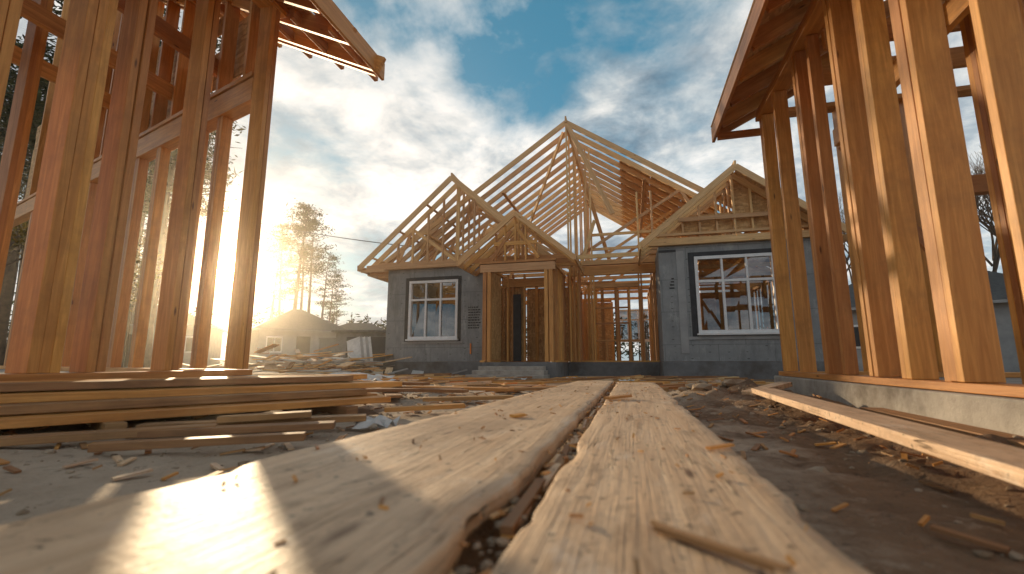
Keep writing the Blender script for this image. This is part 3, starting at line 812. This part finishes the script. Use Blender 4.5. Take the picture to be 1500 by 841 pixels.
def bare(h):
    mb=MB()
    def br(p,d,l,r,dep):
        e=p+d*l; tube(mb,[p,(p+e)/2+V((R.uniform(-.1,.1),R.uniform(-.1,.1),0))*l*.4,e],[r,r*.8,r*.6],M_bark,4)
        if dep==0: return
        for _ in range(3): br(p.lerp(e,R.uniform(.6,1)),(d+V((R.uniform(-.7,.7),R.uniform(-.7,.7),R.uniform(0,.5)))).normalized(),l*.72,r*.58,dep-1)
    br(V((0,0,0)),V((0,0,1)),h*.3,.16,6); return mb
bm_=bare(12).make('bare_tree'); x,y=cam_pos(22,32); bm_.location=(x,y,0)
for az,dd,s in ((27,36,1.1),(32,30,1),(36,34,1.2),(19,40,1),(40,30,1.1),(30,28,.9),(24.5,30,.95),(34,26,.9)):
    o=bpy.data.objects.new('bare_tree',bm_.data); scene.collection.objects.link(o); x,y=cam_pos(az,dd); o.location=(x,y,0); o.scale=(s,s,s); o.rotation_euler=(0,0,R.uniform(0,6))
mb=MB()
for i in range(420):
    az=R.uniform(-85,60)
    if abs(az+47.3)<1.2: continue
    d_=R.uniform(75,110); x,y=cam_pos(az,d_); h=R.uniform(6,10)
    tube(mb,[V((x,y,0)),V((x,y,h))],[.2,.05],M_bark,4)
    for k in range(9):
        z=h*(.25+.75*k/9); clump(mb,V((x+R.gauss(0,.5),y,z)),(1.3*(1.05-k/9)+.2),6,M_needle,.6)
mb.make('distant_treeline')
mb=MB(); a=V((-34,30,13.2)); b=V((-7.0,16.0,4.7))
pts=[a.lerp(b,t/20)+V((0,0,-.9*4*(t/20)*(1-t/20)*.4)) for t in range(21)]; tube(mb,pts,[.022]*21,M_cable,5); mb.make('power_cable')
mb=MB(); tube(mb,[V((-34,30,0)),V((-34,30,13.8))],[.16,.11],M_bark,10); mb.beam((-34.9,29.6,13.2),(-33.1,30.4,13.2),.1,.12,M_scrap); mb.make('utility_pole')

# ------------------------------------------------------------------ haze volume added to spread a glow from the sun across the posts
m=bpy.data.materials.new('sun_glow_volume'); m.use_nodes=True; nt=m.node_tree
for n in list(nt.nodes):
    if n.type!='OUTPUT_MATERIAL': nt.nodes.remove(n)
vs=nt.nodes.new('ShaderNodeVolumeScatter'); vs.inputs['Color'].default_value=(1,.92,.78,1); vs.inputs['Density'].default_value=.0019; vs.inputs['Anisotropy'].default_value=.91
L(nt,vs.outputs[0],[n for n in nt.nodes if n.type=='OUTPUT_MATERIAL'][0].inputs['Volume'])
mb=MB(); mb.poly([(-26,-15),(20,-15),(20,30),(-26,30)],m,-1.0,11.0); mb.make('sun_glow_haze')

# ------------------------------------------------------------------ world
w=bpy.data.worlds.new('World'); scene.world=w; w.use_nodes=True; nt=w.node_tree
bg=nt.nodes['Background']; bg.inputs[1].default_value=.11
sky=N(nt,'ShaderNodeTexSky'); sky.sky_type='NISHITA'; sky.sun_disc=False
sky.sun_elevation=math.radians(9.5); sky.sun_rotation=math.radians(-47.3)
sky.dust_density=1.0; sky.ozone_density=2
tc=N(nt,'ShaderNodeTexCoord'); dv=tc.outputs['Generated']
s=N(nt,'ShaderNodeSeparateXYZ'); L(nt,dv,s.inputs[0])
zz=math_(nt,'ADD',math_(nt,'MAXIMUM',s.outputs[2],0),.22)
cb=N(nt,'ShaderNodeCombineXYZ'); L(nt,math_(nt,'DIVIDE',s.outputs[0],zz),cb.inputs[0]); L(nt,math_(nt,'DIVIDE',s.outputs[1],zz),cb.inputs[1]); cb.inputs[2].default_value=3.7
n1=noise_(nt,cb.outputs[0],1.7,8,.58,.15)
n2=noise_(nt,cb.outputs[0],3.4,7,.62,.25)
n3=noise_(nt,cb.outputs[0],1.15,5,.55,.1)
mask=ramp(nt,n1,[(.37,0),(.45,.6),(.53,1)])
blue=mix(nt,.75,mix(nt,1,sky.outputs[0],(.75,1,1.05),'MULTIPLY'),(.75,3.1,4.7))
shade=math_(nt,'ADD',math_(nt,'MULTIPLY',n2,.62),math_(nt,'MULTIPLY',n3,.45))
cloud=ramp(nt,shade,[(.43,(1.9,2.5,3.1)),(.51,(4.2,4.9,5.4)),(.57,(7.2,7.4,7.3)),(.63,(10,9.7,9.2))])
c=mix(nt,mask,blue,cloud)
c=mix(nt,1,c,ramp(nt,s.outputs[2],[(.3,1),(.9,.72)]),'MULTIPLY')
hz=math_(nt,'POWER',math_(nt,'SUBTRACT',1,math_(nt,'MAXIMUM',s.outputs[2],0)),10)
c=mix(nt,math_(nt,'MULTIPLY',hz,.5),c,(7.4,7.1,6.5))
dp=N(nt,'ShaderNodeVectorMath'); dp.operation='DOT_PRODUCT'; L(nt,dv,dp.inputs[0]); dp.inputs[1].default_value=SUN
dd=math_(nt,'MAXIMUM',dp.outputs['Value'],0)
g1=math_(nt,'POWER',dd,12); g2=math_(nt,'POWER',dd,260); g3=math_(nt,'POWER',dd,3500)
c=mix(nt,1,c,mix(nt,g1,(0,0,0),(3.6,2.5,1.4)),'ADD')
c=mix(nt,1,c,mix(nt,g2,(0,0,0),(13,7.6,2.9)),'ADD')
c=mix(nt,1,c,mix(nt,g3,(0,0,0),(180,130,68)),'ADD')
L(nt,c,bg.inputs[0])

sl=bpy.data.lights.new('sun','SUN'); sl.energy=5; sl.angle=math.radians(.5); sl.color=(1,.75,.46)
so=bpy.data.objects.new('sun',sl); scene.collection.objects.link(so); so.rotation_euler=SUN.to_track_quat('Z','Y').to_euler()

cam=bpy.data.cameras.new('camera'); cam.lens=16; cam.sensor_width=36; cam.clip_start=.05; cam.clip_end=6000
co=bpy.data.objects.new('camera',cam); scene.collection.objects.link(co)
co.location=(0,0,.4); co.rotation_euler=(math.radians(90+9.32),0,math.radians(14.5))
cam.dof.use_dof=True; cam.dof.focus_distance=9; cam.dof.aperture_fstop=2.4
scene.camera=co
